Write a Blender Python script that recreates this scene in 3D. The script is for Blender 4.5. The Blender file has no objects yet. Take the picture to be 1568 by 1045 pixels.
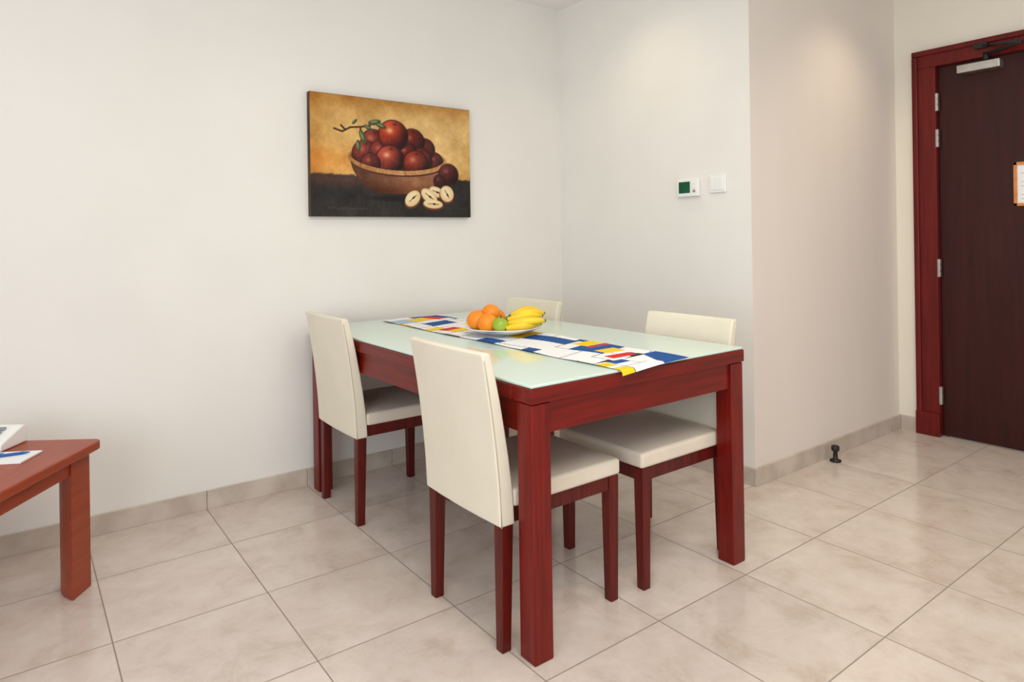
import bpy, bmesh, math, random
import numpy as np
from mathutils import Vector, Matrix
random.seed(4); np.random.seed(4)
S=bpy.context.scene
def lin(c):
    return tuple(((v/255)/12.92 if v/255<=0.04045 else ((v/255+0.055)/1.055)**2.4) for v in c)+(1,)
# ---------------------------------------------------------------- materials
def newmat(name):
    m=bpy.data.materials.new(name); m.use_nodes=True
    nt=m.node_tree; b=nt.nodes['Principled BSDF']
    return m,nt,b
def mat(name,c1,c2=None,rough=.5,scale=8,stretch=(1,1,1),bump=0,bscale=60,metal=0,coat=0,detail=5,lo=.35,hi=.65,spec=None):
    m,nt,b=newmat(name)
    L=nt.links.new
    tc=nt.nodes.new('ShaderNodeTexCoord'); mp=nt.nodes.new('ShaderNodeMapping')
    mp.inputs['Scale'].default_value=stretch
    L(tc.outputs['Object'],mp.inputs['Vector'])
    n=nt.nodes.new('ShaderNodeTexNoise'); n.inputs['Scale'].default_value=scale; n.inputs['Detail'].default_value=detail
    L(mp.outputs[0],n.inputs['Vector'])
    r=nt.nodes.new('ShaderNodeValToRGB')
    r.color_ramp.elements[0].position=lo; r.color_ramp.elements[1].position=hi
    r.color_ramp.elements[0].color=lin(c1); r.color_ramp.elements[1].color=lin(c2 or c1)
    L(n.outputs['Fac'],r.inputs[0]); L(r.outputs[0],b.inputs['Base Color'])
    b.inputs['Roughness'].default_value=rough; b.inputs['Metallic'].default_value=metal
    b.inputs['Coat Weight'].default_value=coat; b.inputs['Coat Roughness'].default_value=.12
    if spec is not None: b.inputs['Specular IOR Level'].default_value=spec
    if bump:
        n2=nt.nodes.new('ShaderNodeTexNoise'); n2.inputs['Scale'].default_value=bscale
        L(mp.outputs[0],n2.inputs['Vector'])
        bp=nt.nodes.new('ShaderNodeBump'); bp.inputs['Strength'].default_value=bump; bp.inputs['Distance'].default_value=.005
        L(n2.outputs['Fac'],bp.inputs['Height']); L(bp.outputs[0],b.inputs['Normal'])
    return m
def attrmat(name,rough=.6,bump=0):
    m,nt,b=newmat(name)
    a=nt.nodes.new('ShaderNodeVertexColor'); a.layer_name='Col'
    nt.links.new(a.outputs[0],b.inputs['Base Color']); b.inputs['Roughness'].default_value=rough
    b.inputs['Specular IOR Level'].default_value=.3
    if bump:
        n2=nt.nodes.new('ShaderNodeTexNoise'); n2.inputs['Scale'].default_value=400
        bp=nt.nodes.new('ShaderNodeBump'); bp.inputs['Strength'].default_value=bump; bp.inputs['Distance'].default_value=.002
        nt.links.new(n2.outputs['Fac'],bp.inputs['Height']); nt.links.new(bp.outputs[0],b.inputs['Normal'])
    return m
def floor_mat():
    m,nt,b=newmat('marble_tile'); L=nt.links.new
    g=nt.nodes.new('ShaderNodeTexCoord'); sx=nt.nodes.new('ShaderNodeSeparateXYZ'); L(g.outputs['Object'],sx.inputs[0])
    def M(op,a,bv=None):
        n=nt.nodes.new('ShaderNodeMath'); n.operation=op
        for i,v in enumerate((a,bv)):
            if v is None: continue
            if isinstance(v,(int,float)): n.inputs[i].default_value=v
            else: L(v,n.inputs[i])
        return n.outputs[0]
    def axis(o,off,size):
        s=M('DIVIDE',M('SUBTRACT',o,off),size)
        fr=M('FRACT',s); fl=M('FLOOR',s)
        d=M('MULTIPLY',M('MINIMUM',fr,M('SUBTRACT',1.0,fr)),size)
        return d,fl
    dx,ix=axis(sx.outputs[0],.215-.4365*20,.4365)
    dy,iy=axis(sx.outputs[1],2.23-.447*20,.447)
    d=M('MINIMUM',dx,dy)
    grout=M('LESS_THAN',d,.002)
    cmb=nt.nodes.new('ShaderNodeCombineXYZ'); L(ix,cmb.inputs[0]); L(iy,cmb.inputs[1])
    wn=nt.nodes.new('ShaderNodeTexWhiteNoise'); L(cmb.outputs[0],wn.inputs['Vector'])
    va=nt.nodes.new('ShaderNodeVectorMath'); va.operation='MULTIPLY_ADD'
    L(wn.outputs['Color'],va.inputs[0]); va.inputs[1].default_value=(9,9,9); L(g.outputs['Object'],va.inputs[2])
    n=nt.nodes.new('ShaderNodeTexNoise'); n.inputs['Scale'].default_value=6; n.inputs['Detail'].default_value=10; n.inputs['Roughness'].default_value=.7; n.inputs['Distortion'].default_value=.3
    L(va.outputs[0],n.inputs['Vector'])
    r=nt.nodes.new('ShaderNodeValToRGB'); e=r.color_ramp.elements
    e[0].position=.3; e[0].color=lin((190,174,160)); e[1].position=.68; e[1].color=lin((219,208,199))
    x=e.new(.47); x.color=lin((208,195,185))
    L(n.outputs['Fac'],r.inputs[0])
    hs=nt.nodes.new('ShaderNodeHueSaturation'); L(r.outputs[0],hs.inputs['Color'])
    L(M('ADD',.965,M('MULTIPLY',wn.outputs['Value'],.05)),hs.inputs['Value'])
    mx=nt.nodes.new('ShaderNodeMix'); mx.data_type='RGBA'
    L(grout,mx.inputs[0]); L(hs.outputs[0],mx.inputs[6]); mx.inputs[7].default_value=lin((150,137,124))
    L(mx.outputs[2],b.inputs['Base Color'])
    L(M('ADD',.16,M('MULTIPLY',grout,.5)),b.inputs['Roughness'])
    bp=nt.nodes.new('ShaderNodeBump'); bp.inputs['Strength'].default_value=.4; bp.inputs['Distance'].default_value=.002
    L(M('SUBTRACT',1.0,grout),bp.inputs['Height']); L(bp.outputs[0],b.inputs['Normal'])
    return m
WALL=mat('wall_paint',(234,231,225),(237,234,228),rough=.75,scale=3,bump=.04,bscale=140)
HALL=mat('hall_wall_paint',(230,220,211),(234,225,216),rough=.7,scale=2,stretch=(1,1,.15),bump=.04,bscale=140)
ENTRY=mat('entry_wall_paint',(236,230,214),(239,233,218),rough=.75,scale=3,bump=.04,bscale=140)
CEIL=mat('ceiling_paint',(244,243,240),rough=.9)
FLOOR=floor_mat()
SKIRT=mat('skirting_stone',(188,174,160),(208,196,183),rough=.35,scale=9,detail=8)
wc=((84,7,3),(126,18,8))
WOODX=mat('cherry_wood_x',*wc,rough=.34,scale=6,stretch=(.8,16,16),spec=.34,lo=.25,hi=.75)
WOODY=mat('cherry_wood_y',*wc,rough=.34,scale=6,stretch=(16,.8,16),spec=.34,lo=.25,hi=.75)
WOODZ=mat('cherry_wood_z',*wc,rough=.34,scale=6,stretch=(16,16,.8),spec=.34,lo=.25,hi=.75)
CHWOOD=mat('chair_wood',(72,12,8),(98,21,13),rough=.38,scale=5,stretch=(14,14,1),spec=.32)
SIDEW=mat('side_table_wood',(140,54,28),(164,72,40),rough=.38,scale=5,stretch=(12,1,12),spec=.4,lo=.25,hi=.75)
LEATH=mat('cream_leather',(225,217,197),(230,222,203),rough=.5,scale=5,bump=.12,bscale=260)
SEATM=mat('seat_fabric',(220,208,190),(227,216,199),rough=.75,scale=6,bump=.2,bscale=300)
SEAM=mat('seam_thread',(186,175,152),rough=.8)
GLASS=mat('frosted_glass',(203,226,216),(208,230,220),rough=.08,scale=2,coat=.3)
DOORM=mat('door_veneer',(44,10,8),(62,19,14),rough=.42,scale=4,stretch=(10,10,.7),spec=.3,lo=.25,hi=.75)
FRAMEM=mat('door_frame_wood',(88,11,8),(110,19,13),rough=.35,scale=5,stretch=(14,14,.8),spec=.35)
STEEL=mat('brushed_steel',(190,188,184),(205,203,200),rough=.3,metal=.9,scale=20)
BLACK=mat('black_rubber',(22,20,20),rough=.5)
WHITEP=mat('white_plastic',(240,240,237),rough=.35)
GREENS=mat('lcd_green',(12,80,52),(18,94,64),rough=.25)
PORC=mat('porcelain',(238,240,240),rough=.12,coat=.5)
ORANGE=mat('orange_peel',(240,130,8),(248,150,18),rough=.4,scale=10,bump=.25,bscale=220)
GAPP=mat('green_apple_skin',(132,168,40),(170,190,62),rough=.25,scale=12)
BAN=mat('banana_peel',(236,196,30),(248,214,48),rough=.45,scale=14)
BTIP=mat('banana_tip',(92,74,28),rough=.7)
STEM=mat('fruit_stem',(70,52,26),rough=.8)
BLUE=mat('pen_blue',(16,84,160),rough=.3)
PAPER=mat('paper',(238,240,242),rough=.8)
PRINT=mat('printed_blue',(70,130,190),rough=.8)
SIGNF=mat('sign_frame_wood',(196,120,60),(214,140,76),rough=.4,scale=20)
GREY=mat('grey_plastic',(150,152,156),rough=.5)
CANV=mat('canvas_edge',(52,40,28),(80,60,36),rough=.8,scale=9)
# ---------------------------------------------------------------- mesh helpers
def finish(name,bm,m,parent=None,bevel=0,seg=2,smooth=False,loc=(0,0,0),rot=(0,0,0),subsurf=0):
    bmesh.ops.recalc_face_normals(bm,faces=bm.faces)
    me=bpy.data.meshes.new(name); bm.to_mesh(me); bm.free()
    for mm in (m if isinstance(m,(list,tuple)) else [m]): me.materials.append(mm)
    o=bpy.data.objects.new(name,me); S.collection.objects.link(o)
    o.location=loc; o.rotation_euler=rot
    if parent: o.parent=parent
    if bevel:
        b=o.modifiers.new('bevel','BEVEL'); b.width=bevel; b.segments=seg; b.limit_method='ANGLE'; b.angle_limit=.6
        smooth=True
    if subsurf:
        s=o.modifiers.new('sub','SUBSURF'); s.levels=subsurf; s.render_levels=subsurf
    if smooth:
        for p in me.polygons: p.use_smooth=True
        if bevel:
            w=o.modifiers.new('wn','WEIGHTED_NORMAL'); w.keep_sharp=True
    return o
def addbox(bm,x0,x1,y0,y1,z0,z1,mi=0):
    v=[bm.verts.new((x,y,z)) for x in (x0,x1) for y in (y0,y1) for z in (z0,z1)]
    for q in ((0,1,3,2),(4,6,7,5),(0,4,5,1),(2,3,7,6),(0,2,6,4),(1,5,7,3)):
        f=bm.faces.new([v[i] for i in q]); f.material_index=mi
def box(name,x0,x1,y0,y1,z0,z1,m,parent=None,bevel=.003,**k):
    bm=bmesh.new(); addbox(bm,x0,x1,y0,y1,z0,z1); return finish(name,bm,m,parent,bevel,**k)
def empty(name,loc=(0,0,0),rz=0):
    e=bpy.data.objects.new(name,None); e.empty_display_size=.1; S.collection.objects.link(e)
    e.location=loc; e.rotation_euler=(0,0,rz); return e
def prism(name,poly,z0,z1,m,parent=None,bevel=.002,**k):
    bm=bmesh.new(); a=[bm.verts.new((x,y,z0)) for x,y in poly]; b=[bm.verts.new((x,y,z1)) for x,y in poly]
    bm.faces.new(a); bm.faces.new(b); n=len(poly)
    for i in range(n): bm.faces.new((a[i],a[(i+1)%n],b[(i+1)%n],b[i]))
    return finish(name,bm,m,parent,bevel,**k)
def taper(name,cx,cy,w0,w1,z0,z1,m,parent,dx=0,dy=0,bevel=.003):
    bm=bmesh.new(); A=[];B=[]
    for sx,sy in ((-1,-1),(1,-1),(1,1),(-1,1)):
        A.append(bm.verts.new((cx+dx+sx*w0/2,cy+dy+sy*w0/2,z0))); B.append(bm.verts.new((cx+sx*w1/2,cy+sy*w1/2,z1)))
    bm.faces.new(A); bm.faces.new(B)
    for i in range(4): bm.faces.new((A[i],A[(i+1)%4],B[(i+1)%4],B[i]))
    return finish(name,bm,m,parent,bevel)
def lathe(name,prof,m,parent=None,n=48,**k):
    bm=bmesh.new(); rings=[]
    for r,z in prof:
        if r<1e-6: rings.append([bm.verts.new((0,0,z))])
        else: rings.append([bm.verts.new((r*math.cos(2*math.pi*i/n),r*math.sin(2*math.pi*i/n),z)) for i in range(n)])
    for a,b in zip(rings,rings[1:]):
        for i in range(n):
            j=(i+1)%n
            if len(a)==1 and len(b)==1: continue
            if len(a)==1: bm.faces.new((a[0],b[i],b[j]))
            elif len(b)==1: bm.faces.new((a[i],a[j],b[0]))
            else: bm.faces.new((a[i],a[j],b[j],b[i]))
    return finish(name,bm,m,parent,smooth=True,**k)
def tube(name,pts,rads,m,parent=None,n=12,mis=None,**k):
    bm=bmesh.new(); rings=[]; P=[Vector(p) for p in pts]
    for i,p in enumerate(P):
        t=(P[min(i+1,len(P)-1)]-P[max(i-1,0)]).normalized()
        up=Vector((0,0,1)) if abs(t.z)<.95 else Vector((1,0,0))
        a=t.cross(up).normalized(); b=t.cross(a).normalized()
        rings.append([bm.verts.new(p+(a*math.cos(2*math.pi*j/n)+b*math.sin(2*math.pi*j/n))*rads[i]) for j in range(n)])
    for k2,(a,b) in enumerate(zip(rings,rings[1:])):
        for i in range(n):
            f=bm.faces.new((a[i],a[(i+1)%n],b[(i+1)%n],b[i]))
            if mis: f.material_index=mis[k2]
    bm.faces.new(rings[0]); bm.faces.new(rings[-1])
    return finish(name,bm,m,parent,smooth=True,**k)
def colorgrid(name,nx,ny,posf,col,m,parent):
    me=bpy.data.meshes.new(name)
    vs=[posf(i/nx,j/ny) for j in range(ny+1) for i in range(nx+1)]
    fs=[(j*(nx+1)+i,j*(nx+1)+i+1,(j+1)*(nx+1)+i+1,(j+1)*(nx+1)+i) for j in range(ny) for i in range(nx)]
    me.from_pydata(vs,[],fs); me.materials.append(m)
    ca=me.color_attributes.new('Col','FLOAT_COLOR','CORNER')
    c=np.ones((ny*nx,4,4),dtype=np.float32); c[:,:,:3]=col.reshape(-1,1,3)
    ca.data.foreach_set('color',c.ravel())
    o=bpy.data.objects.new(name,me); S.collection.objects.link(o); o.parent=parent
    return o
# ---------------------------------------------------------------- room
YA,XB,YC,XD,H=3.09,2.69,1.775,4.14,2.53
X0,Y0=-2.6,-3.2
box('floor',X0,XD+.12,Y0,YA+.12,-.1,0,FLOOR,bevel=0)
box('ceiling',X0,XD+.12,Y0,YA+.12,H,H+.1,CEIL,bevel=0)
box('wall_left',X0,XB+.0,YA,YA+.12,0,H,WALL,bevel=0)
box('wall_right',XB,XB+.12,YC+.12,YA+.12,0,H,WALL,bevel=0)
wh=box('wall_hall',XB,XD,YC,YC+.12,0,H,[HALL,WALL],bevel=0)
for p_ in wh.data.polygons:
    if p_.normal.x<-.9: p_.material_index=1
DY1,DY0,DZ=1.575,.63,2.085
bm=bmesh.new(); addbox(bm,XD,XD+.12,DY1,YC+.12,0,H); addbox(bm,XD,XD+.12,Y0,DY0,0,H); addbox(bm,XD,XD+.12,DY0,DY1,DZ,H)
finish('wall_entry',bm,ENTRY)
def skirt(name,a,b,axis,fixed,sgn):
    bm=bmesh.new(); t=.012; L=.4365; x=a; 
    while x<b-1e-4:
        e=min(x+L,b)
        if axis=='x': addbox(bm,x+.0008,e-.0008,min(fixed,fixed+sgn*t),max(fixed,fixed+sgn*t),0,.08)
        else: addbox(bm,min(fixed,fixed+sgn*t),max(fixed,fixed+sgn*t),x+.0008,e-.0008,0,.08)
        x=e
    return finish(name,bm,SKIRT,bevel=.0015)
skirt('baseboard_left',.215-.4365*6,XB,'x',YA,-1)
skirt('baseboard_right',YC+.0,YA-.012,'y',XB,-1)
skirt('baseboard_hall',XB-.012,XD,'x',YC,-1)
skirt('baseboard_entry',1.672,YC-.012,'y',XD,-1)
# ---------------------------------------------------------------- door
d=empty('door_1',(XD,0,0))
box('leaf',.012,.055,DY0+.022,DY1-.024,.006,DZ-.023,DOORM,d,bevel=.002)
f=.095
box('frame_hinge_side',-.022,0,DY1-.022,DY1+f-.001,0,DZ-.0205,FRAMEM,d,bevel=.002)
box('frame_lock_side',-.022,0,DY0-f+.001,DY0+.022,0,DZ-.0205,FRAMEM,d,bevel=.002)
box('frame_head',-.022,0,DY0-f,DY1+f,DZ-.02,DZ+.075,FRAMEM,d,bevel=.002)
box('frame_moulding_hinge',-.034,-.020,DY1+f-.028,DY1+f+.001,0,DZ+.048,FRAMEM,d,bevel=.005)
box('frame_moulding_head',-.034,-.020,DY0-f,DY1+f+.001,DZ+.049,DZ+.078,FRAMEM,d,bevel=.005)
box('jamb_hinge_side',0,.11,DY1-.022,DY1-.0005,0,DZ-.022,FRAMEM,d,bevel=.001)
box('jamb_lock_side',0,.11,DY0+.0005,DY0+.022,0,DZ-.022,FRAMEM,d,bevel=.001)
box('jamb_head',0,.11,DY0+.0005,DY1-.0005,DZ-.0215,DZ-.0005,FRAMEM,d,bevel=.001)
box('plinth_block',-.037,.0,DY1-.024,DY1+f+.003,0,.13,FRAMEM,d,bevel=.003)
for i,z in enumerate((1.864,1.663,.941,.231)):
    bm=bmesh.new(); addbox(bm,-.026,-.0,DY1-.034,DY1-.020,z-.05,z+.05)
    for k in range(3): addbox(bm,-.029,-.004,DY1-.036,DY1-.024,z-.048+k*.034,z-.020+k*.034)
    finish('hinge_%d'%(i+1),bm,STEEL,d,bevel=.002)
box('closer_body',-.05,.012,1.24,1.44,1.995,2.04,STEEL,d,bevel=.006)
tube('closer_pivot',[(-.02,1.31,2.04),(-.02,1.31,2.085)],[.014,.014],BLACK,d)
tube('closer_arm',[(-.02,1.31,2.075),(-.09,1.16,2.085),(-.1,1.13,2.088)],[.009,.008,.009],BLACK,d)
tube('closer_link',[(-.1,1.13,2.09),(-.03,1.33,2.125)],[.007,.007],BLACK,d)
box('closer_bracket',-.04,-.02,1.30,1.36,2.11,2.14,BLACK,d,bevel=.002)
bm=bmesh.new()
for q in ((1.03,1.204,1.27,1.285),(1.03,1.204,1.481,1.496),(1.03,1.045,1.27,1.496),(1.189,1.204,1.27,1.496)): addbox(bm,0,.012,*q)
finish('sign_frame',bm,SIGNF,d,bevel=.001)
box('sign_paper',.006,.012,1.045,1.189,1.285,1.481,PAPER,d,bevel=0)
bm=bmesh.new()
for k in range(7): addbox(bm,.0055,.0065,1.062,1.172-.02*(k%3==2),1.305+k*.022,1.3075+k*.022)
finish('sign_text_lines',bm,GREY,d)
tube('handle',[(.012,.72,1.0),(-.045,.72,1.0),(-.05,.735,1.0),(-.05,.84,1.0)],[.01,.01,.01,.009],STEEL,d)
lathe('handle_rose',[(0,0),(.026,0),(.026,.006),(0,.008)],STEEL,d,loc=(.012,.72,1.0),rot=(0,-math.pi/2,0))
# ---------------------------------------------------------------- thermostat + switch
t=empty('thermostat',(XB,2.116,1.379))
box('housing',-.024,0,-.064,.064,-.044,.044,WHITEP,t,bevel=.006,seg=3)
box('screen',-.026,-.02,-.018,.05,-.026,.030,GREENS,t,bevel=.001)
for i in range(3): box('button_%d'%(i+1),-.027,-.02,-.050,-.034,-.024+i*.02,-.012+i*.02,GREY if i==0 else WHITEP,t,bevel=.002)
s=empty('light_switch',(XB,1.951,1.388))
box('plate',-.010,0,-.046,.046,-.043,.043,WHITEP,s,bevel=.004)
bm=bmesh.new()
for k in range(3): addbox(bm,-.014,-.008,-.034+k*.023,-.012+k*.023,-.03,.03)
finish('rockers',bm,WHITEP,s,bevel=.002)
# ---------------------------------------------------------------- painting
def vnoise(nx,ny,cx,cy,seed):
    r=np.random.RandomState(seed); g=r.rand(cy+2,cx+2)
    x=np.linspace(0,cx,nx,endpoint=False); y=np.linspace(0,cy,ny,endpoint=False)
    xi=x.astype(int); yi=y.astype(int); fx=x-xi; fy=y-yi; fx=fx*fx*(3-2*fx); fy=fy*fy*(3-2*fy)
    a=g[np.ix_(yi,xi)]*(1-fx)+g[np.ix_(yi,xi+1)]*fx; b=g[np.ix_(yi+1,xi)]*(1-fx)+g[np.ix_(yi+1,xi+1)]*fx
    return a*(1-fy[:,None])+b*fy[:,None]
NX,NY=456,300
A,V=np.meshgrid((np.arange(NX)+.5)/NX*1.52,(np.arange(NY)+.5)/NY)
n1=vnoise(NX,NY,9,6,1)*.5+vnoise(NX,NY,26,17,2)*.3+vnoise(NX,NY,80,52,3)*.2
n2=vnoise(NX,NY,60,9,5)*.5+vnoise(NX,NY,120,60,6)*.5
def mixc(mask,c):
    global img
    img=img*(1-mask[...,None])+np.array(c,float)*mask[...,None] if np.ndim(c)==1 else img*(1-mask[...,None])+c*mask[...,None]
def sm(x,a,b): 
    t=np.clip((x-a)/(b-a),0,1); return t*t*(3-2*t)
bg=np.array([204,160,92])+ (n1[...,None]-.5)*np.array([70,72,64]) 
bright=np.exp(-(((A-1.1)/.55)**2+((V-.25)/.3)**2)); bg=bg+bright[...,None]*np.array([20,24,30])
edge=np.exp(-(V/.10)**2)+np.exp(-(A/.12)**2)*.6; bg-=edge[...,None]*np.array([24,32,34])
bg+= (np.exp(-((V-.55)/.12)**2)*np.exp(-((A-.1)/.35)**2)*30)[...,None]*np.array([.5,-.3,-.7])
img=bg
dark=np.array([42,38,37])+(n1[...,None]-.5)*34+(n2[...,None]-.5)*14
dark=dark+ (np.exp(-((V-.70)/.05)**2)*np.exp(-((A-.2)/.5)**2)*30)[...,None]*np.array([1.2,.45,.25])
k_=sm(V+(n2-.5)*.02,.645,.67)[...,None]; img=img*(1-k_)+dark*k_
def stroke(p,q,w,c):
    p=np.array(p);q=np.array(q);dd=q-p;t_=np.clip(((A-p[0])*dd[0]+(V-p[1])*dd[1])/(dd@dd),0,1)
    ds=np.hypot(A-p[0]-t_*dd[0],V-p[1]-t_*dd[1]); mixc(1-sm(ds,w*.6,w*1.3),c)
def ell(cx,cy,rx,ry,c,ang=0,soft=.08):
    ca,sa=math.cos(ang),math.sin(ang); x=(A-cx)*ca+(V-cy)*sa; y=-(A-cx)*sa+(V-cy)*ca
    r=np.sqrt((x/rx)**2+(y/ry)**2); m=1-sm(r,1-soft,1+soft); mixc(m,c); return r,m
ell(.79,.50,.455,.115,(60,32,22)); 
def apple(cx,cy,r,base,hl=(222,140,100),hs=.5):
    rr,m=ell(cx,cy,r*1.03,r*.98,(34,12,12),0,.06)
    x=(A-cx)/r;y=(V-cy)/r; z=np.sqrt(np.clip(1-x*x-y*y,0,1)); l=np.clip(-.40*x-.50*y+.75*z,0,1)
    c=np.array([44,14,14])+(l**1.2)[...,None]*(np.array(base)-np.array([44,14,14]))+ (n1[...,None]-.5)*50
    st=.5+.5*np.sin(np.arctan2(y+1.1,x)*30+n2*9); c=c+(st*l)[...,None]*np.array([18,12,6])
    mixc(1-sm(rr,.9,1.0),c)
    mixc(np.exp(-(((x+.25)/.22)**2+((y+.3)/.18)**2))*hs*(rr<1),hl)
    mixc(np.exp(-(((x-.1)/.16)**2+((y+.72)/.10)**2))*.7*(rr<1),(50,22,16))
for cx,cy,r,b in ((1.14,.50,.085,(96,32,32)),(1.04,.40,.105,(108,36,32)),(.92,.34,.12,(122,40,32)),(.55,.37,.115,(130,42,34)),
                  (1.0,.50,.115,(130,42,34)),(.47,.47,.115,(130,46,40)),(.62,.45,.11,(120,36,32)),
                  (.86,.45,.11,(110,32,28))): apple(cx,cy,r,b)
apple(.735,.30,.14,(200,70,44),(244,200,145),.8)
apple(.95,.535,.125,(156,56,42),(230,170,130),.6); apple(.70,.51,.13,(174,62,46),(240,190,150),.8); apple(.52,.55,.09,(112,40,36))
for p,q in (((.2,.28),(.27,.30)),((.27,.30),(.34,.26)),((.34,.26),(.43,.25)),((.43,.25),(.52,.23)),((.3,.285),(.26,.25)),((.43,.25),(.44,.34))): stroke(p,q,.008,(70,44,26))
for cx,cy,rx,ry,an in ((.56,.2,.06,.024,-.2),(.62,.225,.05,.022,.3),(.45,.33,.06,.025,1.2),(.41,.41,.05,.022,1.5),(.5,.25,.04,.018,.5),(.38,.21,.03,.012,-.8)):
    ell(cx,cy,rx,ry,(66,78,50),an); ell(cx-.006,cy-.006,rx*.6,ry*.45,(124,130,84),an,.4)
rimf=.50+.125*np.sqrt(np.clip(1-((A-.79)/.455)**2,0,1))
hw=.455*np.sqrt(np.clip(1-((V-.50)/.34)**2.0,0,1))
body=(V>rimf)&(np.abs(A-.79)<hw)&(V<.805)
l=np.clip(1-np.abs((A-.95)/.5),0,1)
bc=np.array([92,56,40])+l[...,None]*np.array([80,64,48])+(n1[...,None]-.5)*60-(sm(V,.66,.82)*46)[...,None]
img=np.where(body[...,None],bc,img)
rm=(np.abs(A-.79)<.462)&(V>rimf-.024)&(V<rimf+.014)
img=np.where(rm[...,None],np.array([190,138,90])+(n2[...,None]-.5)*60-np.clip(.7-A,0,1)[...,None]*90,img)
rm2=(np.abs(A-.79)<.43)&(V>rimf+.014)&(V<rimf+.03)
img=np.where(rm2[...,None],np.array([84,48,32]),img)
ell(.86,.845,.34,.025,(24,20,20),0,.4)
apple(1.285,.615,.105,(86,32,36),hs=.4); apple(1.19,.68,.065,(64,24,24),hs=.3)
def half(cx,cy,rx,ry,an,cut=0):
    ell(cx,cy+.012,rx*1.08,ry*1.12,(112,52,32),an); ell(cx,cy,rx,ry,(226,200,150),an); ell(cx-.01,cy-.01,rx*.7,ry*.6,(238,220,178),an,.5)
    ca,sa=math.cos(an),math.sin(an); stroke((cx-rx*.5*ca,cy-rx*.5*sa),(cx+rx*.55*ca,cy+rx*.55*sa),.006,(176,132,78))
    ell(cx+.012*ca,cy+.012*sa,.017,.009,(82,46,26),an,.3)
half(1.155,.775,.075,.045,.3); half(1.08,.815,.09,.055,.6); half(1.12,.885,.10,.04,.05); half(.915,.84,.085,.06,-.7); half(1.265,.79,.075,.07,1.0)
for k in range(14): stroke((.14+k*.025,.94+random.uniform(-.004,.004)),(.155+k*.025,.93+random.uniform(-.006,.006)),.003,(84,70,60))
img=np.clip(img,0,255)/255
imgl=np.where(img<=.04045,img/12.92,((img+.055)/1.055)**2.4)
PX0,PX1,PZ0,PZ1=1.115,2.007,1.260,1.847
p=empty('painting',((PX0+PX1)/2,YA-.0005,(PZ0+PZ1)/2)); w=(PX1-PX0)/2; h=(PZ1-PZ0)/2
box('canvas',-w,w,-.033,0,-h,h,CANV,p,bevel=.002)
colorgrid('painted_surface',NX,NY,lambda u,v:(-w+.0015+u*(2*w-.003),-.0335,h-.0015-v*(2*h-.003)),imgl,attrmat('oil_paint',.6,.1),p)
# ---------------------------------------------------------------- dining table
TX0,TX1,TY0,TY1=1.095,2.05,1.39,3.03
T=empty('dining_table',((TX0+TX1)/2,(TY0+TY1)/2,0)); w=(TX1-TX0)/2; h=(TY1-TY0)/2
r=.09
bm=bmesh.new(); addbox(bm,-w,w,-h,-h+r,.70,.742); addbox(bm,-w,w,h-r,h,.70,.742)
finish('top_rim_ends',bm,WOODX,T,bevel=.003)
bm=bmesh.new(); addbox(bm,-w,-w+r,-h+r,h-r,.70,.742); addbox(bm,w-r,w,-h+r,h-r,.70,.742)
finish('top_rim_sides',bm,WOODY,T,bevel=.003)
box('under_panel',-w+.08,w-.08,-h+.08,h-.08,.715,.738,WOODY,T,bevel=0)
g=box('glass_top',-w+.004,w-.004,-h+.004,h-.004,.7425,.7510,GLASS,T,bevel=.002)
LW=.066; i_=.004
for k,(sx,sy) in enumerate(((-1,-1),(1,-1),(1,1),(-1,1))):
    box('leg_%d'%(k+1),sx*(w-i_)-(LW if sx>0 else 0),sx*(w-i_)+(LW if sx<0 else 0),sy*(h-i_)-(LW if sy>0 else 0),sy*(h-i_)+(LW if sy<0 else 0),.0,.698,WOODZ,T,bevel=.004)
a=.014
box('apron_front',-w+LW,w-LW,-h+a,-h+a+.022,.612,.70,WOODX,T,bevel=.002)
box('apron_back',-w+LW,w-LW,h-a-.022,h-a,.612,.70,WOODX,T,bevel=.002)
box('apron_left',-w+a,-w+a+.022,-h+LW,h-LW,.612,.70,WOODY,T,bevel=.002)
box('apron_right',w-a-.022,w-a,-h+LW,h-LW,.612,.70,WOODY,T,bevel=.002)
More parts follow.
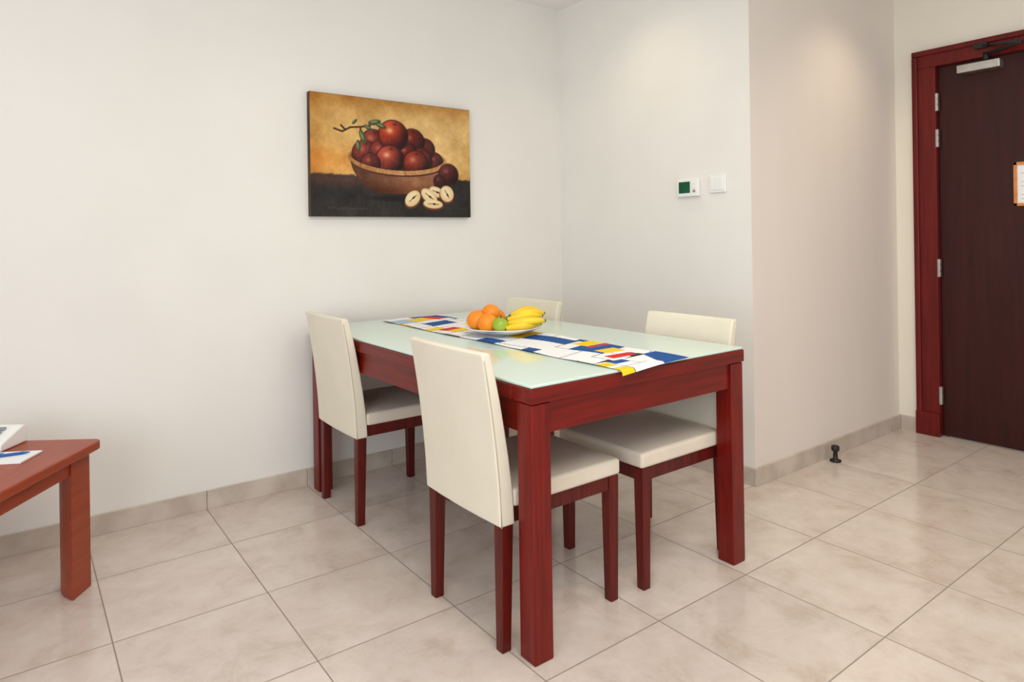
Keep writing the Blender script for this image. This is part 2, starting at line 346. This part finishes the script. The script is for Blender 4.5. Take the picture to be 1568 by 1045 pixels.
# ---------------------------------------------------------------- chairs
def chair(x,y,rz):
    c=empty('dining_chair',(x,y,0),rz); W=.205
    bm=bmesh.new()
    zs=[.35,.40,.46,.54,.62,.70,.77,.815,.835]; out=[-.232,-.234,-.237,-.244,-.253,-.264,-.275,-.283,-.286]
    th=[.050,.050,.048,.045,.041,.038,.034,.031,.027]
    ys=[-W,-W*.9,-W*.5,0,W*.5,W*.9,W]
    F=[];B=[]
    for z,o_,t_ in zip(zs,out,th):
        F.append([bm.verts.new((o_-.007*(1-(yy/W)**2)+t_,yy,z)) for yy in ys]); B.append([bm.verts.new((o_-.007*(1-(yy/W)**2),yy,z)) for yy in ys])
    nz=len(zs);ny=len(ys)
    for g_ in (F,B):
        for i in range(nz-1):
            for j in range(ny-1): bm.faces.new((g_[i][j],g_[i][j+1],g_[i+1][j+1],g_[i+1][j]))
    for i in range(nz-1):
        for j in (0,ny-1): bm.faces.new((F[i][j],F[i+1][j],B[i+1][j],B[i][j]))
    for j in range(ny-1):
        for i in (0,nz-1): bm.faces.new((F[i][j],F[i][j+1],B[i][j+1],B[i][j]))
    finish('backrest',bm,LEATH,c,bevel=.007,seg=3)
    for sy in (-1,1):
        tube('back_piping_%d'%(1 if sy<0 else 2),[(o_+.0045,sy*(W-.0015),z) for z,o_ in zip(zs[:-1],out[:-1])],[.0022]*(nz-1),SEAM,c,n=6)
    bm=bmesh.new(); nx=10; ny=10; x0,x1=-.186,.236
    top=[];bot=[]
    for i in range(nx+1):
        u=i/nx; xx=x0+(x1-x0)*u; rt=[];rb=[]
        for j in range(ny+1):
            v=j/ny; yy=-W+2*W*v; cr=.012*(1-(2*u-1)**4)*(1-(2*v-1)**4)
            rt.append(bm.verts.new((xx,yy,.446+cr))); rb.append(bm.verts.new((xx,yy,.396)))
        top.append(rt);bot.append(rb)
    for i in range(nx):
        for j in range(ny):
            bm.faces.new((top[i][j],top[i+1][j],top[i+1][j+1],top[i][j+1])); bm.faces.new((bot[i][j],bot[i][j+1],bot[i+1][j+1],bot[i+1][j]))
        for j in (0,ny): bm.faces.new((top[i][j],top[i+1][j],bot[i+1][j],bot[i][j]))
    for j in range(ny):
        for i in (0,nx): bm.faces.new((top[i][j],top[i][j+1],bot[i][j+1],bot[i][j]))
    finish('seat',bm,SEATM,c,bevel=.011,seg=3)
    box('rail_left',-.185,.20,W-.03,W-.010,.352,.396,CHWOOD,c,bevel=.002)
    box('rail_right',-.185,.20,-W+.010,-W+.03,.352,.396,CHWOOD,c,bevel=.002)
    box('rail_front',.205,.225,-W+.035,W-.035,.352,.396,CHWOOD,c,bevel=.002)
    box('rail_back',-.205,-.183,-W+.02,W-.02,.352,.396,CHWOOD,c,bevel=.002)
    for k,(cx,cy,dx) in enumerate(((.210,-W+.024,0),(.210,W-.024,0),(-.205,-W+.024,-.006),(-.205,W-.024,-.006))):
        taper('leg_%d'%(k+1),cx,cy,.031,.040,0,.396 if cx>0 else .36,CHWOOD,c,dx=dx)
    return c
chair(1.29,1.69,0); chair(1.315,2.705,0); chair(1.84,1.672,math.pi); chair(1.82,2.62,math.pi)
# ---------------------------------------------------------------- table runner
RX0,RX1=1.42,1.735; RW=RX1-RX0; RL=1.60; nx,ny=105,530
rn=empty('table_runner',((RX0+RX1)/2,2.2,0))
pal={'w':(236,238,240),'b':(20,78,150),'y':(244,200,34),'r':(208,42,38),'k':(26,28,40),'l':(168,192,212)}
pat=np.zeros((ny,nx,3)); pat[:]=pal['w']
rr=random.Random(23)
rects=[]
def split(x0,x1,y0,y1,dp):
    wv=x1-x0;hv=y1-y0
    if dp==0 or (wv<.085 and hv<.10): rects.append((x0,x1,y0,y1)); return
    if hv>wv*rr.uniform(.7,1.4):
        c=y0+hv*rr.uniform(.28,.72); split(x0,x1,y0,c,dp-1); split(x0,x1,c,y1,dp-1)
    else:
        c=x0+wv*rr.uniform(.28,.72); split(x0,c,y0,y1,dp-1); split(c,x1,y0,y1,dp-1)
split(-.35,.6,-.1,2.0,9)
gx,gy=np.meshgrid((np.arange(nx)+.5)/nx*RW,(np.arange(ny)+.5)/ny*RL)
an=.22; qx=gx*math.cos(an)-gy*math.sin(an)*.5+.1; qy=gy*math.cos(an)+gx*math.sin(an)
for (x0,x1,y0,y1) in rects:
    c=rr.choices('wbyrkl',[50,19,15,9,4,3])[0]
    m=(qx>=x0)&(qx<x1)&(qy>=y0)&(qy<y1); pat[m]=pal[c]
    if rr.random()<.45:
        e=m&((qx-x0<.004)|(qy-y0<.004)); pat[e]=pal['k']
ne=gy>RL-.13; pat[ne]=pal['w']
pat[ne&((np.abs(gx-.055)<.002)|(np.abs(gy-(RL-.05))<.002)&(gx<.16)|(np.abs(gx-.13)<.002)&(gy<RL-.05))]=pal['k']
pat[(gy>RL-.13)&(gy<RL-.09)&(gx>.06)&(gx<.128)]=pal['b']
pat[(gy>RL-.045)&(gx<.053)]=pal['y']; pat[(gy>RL-.12)&(gy<RL-.075)&(gx<.05)]=pal['y']
pat[(gy>RL-.14)&(gx>RW-.125)&(gx-(RW-.125)>(RL-gy)*.55-.02)]=pal['b']
pat[(gy>RL-.20)&(gy<RL-.155)&(gx>.12)&(gx<.24)]=pal['r']
pat[(gy>RL-.29)&(gy<RL-.23)&(gx>.17)&(gx<.27)]=pal['y']
pat[(gy>RL-.46)&(gy<RL-.37)&(gx>.22)]=pal['y']; pat[(gy>RL-.36)&(gy<RL-.34)&(gx>.2)]=pal['r']
pl=pat/255; pl=np.where(pl<=.04045,pl/12.92,((pl+.055)/1.055)**2.4)
def rpos(u,v):
    x=RX0+u*RW-(RX0+RX1)/2+.004*math.sin(v*14)
    s=v*RL; flat=2.962-s+.02*u
    z=.7530+.0012*(1+math.sin(s*23+u*5))
    edge=TY0-.004
    if flat<edge:
        over=edge-flat; R=.012
        th_=min(over/R,math.pi/2*.80); rest=max(0,over-R*math.pi/2*.80)
        y=edge-R*math.sin(th_)-rest*math.cos(math.pi/2*.80); z=z-R*(1-math.cos(th_))-rest*math.sin(math.pi/2*.80)
    else: y=flat
    return (x,y-2.2,z)
ro=colorgrid('cloth',nx,ny,rpos,pl,attrmat('printed_cotton',.8,.1),rn)
for q in ro.data.polygons: q.use_smooth=True
# ---------------------------------------------------------------- fruit plate
FR=Vector((.801,-.599,0)); FF=Vector((.599,.801,0))
PC=Vector((1.60,2.20,.7560))
fb=empty('fruit_plate',PC)
lathe('plate',[(0,0),(.075,0),(.08,.004),(.12,.014),(.158,.028),(.160,.031),(.157,.032),(.118,.019),(.075,.009),(0,.008)],PORC,fb,n=64)
def L(lat,dep,z): return FR*lat+FF*dep+Vector((0,0,z))
def sphere(name,c,r,m,par,sq=.95,dim=0):
    prof=[]
    N=20
    for i in range(N+1):
        a_=math.pi*i/N; rr_=r*math.sin(a_); zz=-r*sq*math.cos(a_)
        if dim: zz-= dim*r*math.exp(-((rr_/r)/.28)**2)*(1 if zz>0 else -.7)
        prof.append((max(rr_,0) if 0<i<N else 0,zz))
    return lathe(name,prof,m,par,n=28,loc=c,rot=(random.uniform(-.4,.4),random.uniform(-.4,.4),0))
o_pos=[(-.112,-.015,.058,.040),(-.066,-.068,.052,.040),(-.035,.075,.056,.040),(-.055,.012,.082,.038),(-.10,.065,.056,.036)]
for i,(a_,b_,z_,r_) in enumerate(o_pos): sphere('orange_%d'%(i+1),L(a_,b_,z_),r_,ORANGE,fb)
sphere('green_apple_1',L(-.014,-.098,.048),.033,GAPP,fb,.9,.3)
tube('apple_stem',[L(-.014,-.098,.068),L(-.010,-.100,.088)],[.0015,.002],STEM,fb,n=6)
sphere('green_apple_2',L(.03,.045,.042),.034,GAPP,fb,.9,.3)
sphere('orange_6',L(.09,.055,.046),.034,ORANGE,fb)
def banana(i,start,ang,length,lift,bow,side_bow):
    pts=[];rad=[]
    dirv=FR*math.cos(ang)+FF*math.sin(ang); N=18
    side=dirv.cross(Vector((0,0,1)))
    for k in range(N+1):
        u=k/N; c_=(1-(2*u-1)**2)
        p_=start+dirv*(length*u)+Vector((0,0,lift*u+bow*c_))+side*(side_bow*c_)
        r_=.0175*(math.sin(math.pi*u)**.40) if 0<u<1 else .005
        if u<.12: r_=.006+.006*u/.12
        if u>.96: r_=.006
        pts.append(p_);rad.append(max(r_,.005)); 
    mis=[1]+[0]*(N-2)+[1]
    tube('banana_%d'%i,pts,rad,[BAN,BTIP],fb,n=7,mis=mis)
# lower pair resting along the rim, upper hand fanned across the fruit
banana(1,L(.0,-.112,.034),.34,.155,.010,.008,.030)
banana(2,L(.01,-.090,.052),.14,.155,.006,.006,.034)
banana(3,L(.005,-.070,.060),.36,.160,.012,.010,.022)
banana(4,L(.02,-.045,.066),.30,.150,.014,.014,.026)
banana(5,L(.02,-.030,.070),.62,.145,.014,.016,.020)
# ---------------------------------------------------------------- side table
st=empty('side_table',(.239,2.657,0),math.radians(-34.7))
W_,D_=.62,.95
rc=.03; poly=[]
for cx,cy,a0 in ((-rc,-rc,0),(-W_+rc,-rc,90),(-W_+rc,-D_+rc,180),(-rc,-D_+rc,270)):
    for k in range(6):
        q=math.radians(a0+k*18); poly.append((cx+rc*math.cos(q),cy+rc*math.sin(q)))
prism('top',poly,.455,.484,SIDEW,st,bevel=.005,seg=3)
def trileg(i,cx,cy,sx,sy):
    s_=.10; pts=[(cx,cy),(cx+sx*s_,cy)]
    for k in range(1,6):
        q=k/6; bx=s_*(1-q); by=s_*q; bul=.010*math.sin(math.pi*q); pts.append((cx+sx*(bx+bul),cy+sy*(by+bul)))
    pts.append((cx,cy+sy*s_))
    prism('leg_%d'%i,pts,0,.455,SIDEW,st,bevel=.003)
e_=.03
trileg(1,-e_,-e_,-1,-1); trileg(2,-W_+e_,-e_,1,-1); trileg(3,-W_+e_,-D_+e_,1,1); trileg(4,-e_,-D_+e_,-1,1)
box('apron_right',-e_-.026,-e_-.006,-D_+.12,-.12,.40,.456,SIDEW,st,bevel=.002)
box('apron_left',-W_+e_+.006,-W_+e_+.026,-D_+.12,-.12,.40,.456,SIDEW,st,bevel=.002)
box('apron_back',-W_+.12,-.12,-e_-.026,-e_-.006,.40,.456,SIDEW,st,bevel=.002)
box('apron_front',-W_+.12,-.12,-D_+e_+.006,-D_+e_+.026,.40,.456,SIDEW,st,bevel=.002)
Mst=Matrix.Translation((.239,2.657,0))@Matrix.Rotation(math.radians(-34.7),4,'Z')
q=Mst@Vector((-.235,-.205,.4845)); npd=empty('notepad',q,math.radians(-30))
box('sheets',-.125,.125,-.055,.06,0,.005,PAPER,npd,bevel=.0005)
box('printed_header',-.11,.02,.035,.05,.005,.0054,PRINT,npd,bevel=0)
q=Mst@Vector((-.20,-.20,.4945)); pn=empty('ballpoint_pen',q,math.radians(-8))
tube('barrel',[(-.075,0,0),(-.07,0,0),(.055,0,0),(.068,0,0),(.075,0,0)],[.003,.0045,.0045,.0025,.001],BLUE,pn)
box('clip',-.07,-.035,-.001,.001,.0045,.0065,STEEL,pn,bevel=.0004)
q=Mst@Vector((-.34,-.075,.4845)); ph=empty('telephone',q,math.radians(-34.7))
bm=bmesh.new(); pf=[(-.065,0),(.065,0),(.065,.055),(.045,.062),(-.06,.025)]
va=[bm.verts.new((-.095,y,z)) for y,z in pf]; vb=[bm.verts.new((.095,y,z)) for y,z in pf]
bm.faces.new(va); bm.faces.new(vb)
for k in range(5): bm.faces.new((va[k],va[(k+1)%5],vb[(k+1)%5],vb[k]))
finish('base',bm,WHITEP,ph,bevel=.006,seg=3)
tube('handset',[(-.07,-.055,.045),(-.07,-.04,.055),(-.07,0,.066),(-.07,.04,.078),(-.07,.058,.078)],[.016,.02,.013,.02,.016],WHITEP,ph)
bm=bmesh.new()
for a_ in range(3):
    for b_ in range(4):
        y=-.045+b_*.02; z=.0305+(y+.06)*.352; addbox(bm,-.02+a_*.028,0.0+a_*.028,y-.006,y+.006,z-.004,z+.004)
finish('keypad',bm,GREY,ph,bevel=.001)
# ---------------------------------------------------------------- door stop
lathe('door_stop',[(0,0),(.026,0),(.027,.008),(.012,.012),(.010,.05),(.017,.054),(.019,.06),(.019,.074),(.015,.08),(0,.081)],[BLACK],loc=(3.287,1.715,0),n=28)
# ---------------------------------------------------------------- lights
EM,nt,b=newmat('lamp_glow'); b.inputs['Emission Color'].default_value=(1,.85,.65,1); b.inputs['Emission Strength'].default_value=6
def down(x,y,power,col,size=2.4,blend=1,rad=.09):
    e=empty('downlight',(x,y,H))
    lathe('trim_ring',[(.038,-.001),(.055,-.001),(.053,-.008),(.040,-.006),(.038,-.001)],WHITEP,e,n=32)
    lathe('lamp_face',[(0,-.002),(.038,-.002)],EM,e,n=32)
    l=bpy.data.lights.new('bulb','SPOT'); l.energy=power; l.color=col; l.spot_size=size; l.spot_blend=blend; l.shadow_soft_size=rad
    o=bpy.data.objects.new('bulb',l); S.collection.objects.link(o); o.parent=e; o.location=(0,0,-.03)
warm=(1,.82,.58)
down(3.45,1.36,19,warm,2.2); down(2.30,2.30,9,warm,2.4); down(.95,2.30,9,warm,2.4); down(2.6,.6,24,warm,2.5); down(.9,.6,12,warm,2.5)
def area(name,loc,rot,sx,sy,e,col):
    l=bpy.data.lights.new(name,'AREA'); l.shape='RECTANGLE'; l.size=sx; l.size_y=sy; l.energy=e; l.color=col
    o=bpy.data.objects.new(name,l); S.collection.objects.link(o); o.location=loc; o.rotation_euler=rot; return o
area('window_light',(-2.3,-1.0,1.5),(math.radians(90),0,math.radians(-62)),2.6,2.0,58,(.86,.93,1))
area('overhead_fill_light',(.8,.2,2.48),(0,0,0),1.6,1.6,34,(1,.97,.92))  # soft overhead fill added under the ceiling, not a lamp of the room
W=bpy.data.worlds.new('World'); S.world=W; W.use_nodes=True
bgN=W.node_tree.nodes['Background']; bgN.inputs[0].default_value=(.95,.975,1,1); bgN.inputs[1].default_value=.88
# ---------------------------------------------------------------- camera
cam=bpy.data.cameras.new('camera'); co=bpy.data.objects.new('camera',cam); S.collection.objects.link(co)
cam.sensor_width=36; cam.lens=1021/1568*36; cam.shift_y=-159/1568; cam.clip_start=.02
R=Matrix.Rotation(math.radians(-36.8),4,'Z')@Matrix.Rotation(math.radians(90),4,'X')@Matrix.Rotation(math.radians(-.85),4,'Z')
co.matrix_world=Matrix.Translation((0,0,1.148))@R
S.camera=co
S.view_settings.view_transform='Standard'; S.view_settings.exposure=0.06
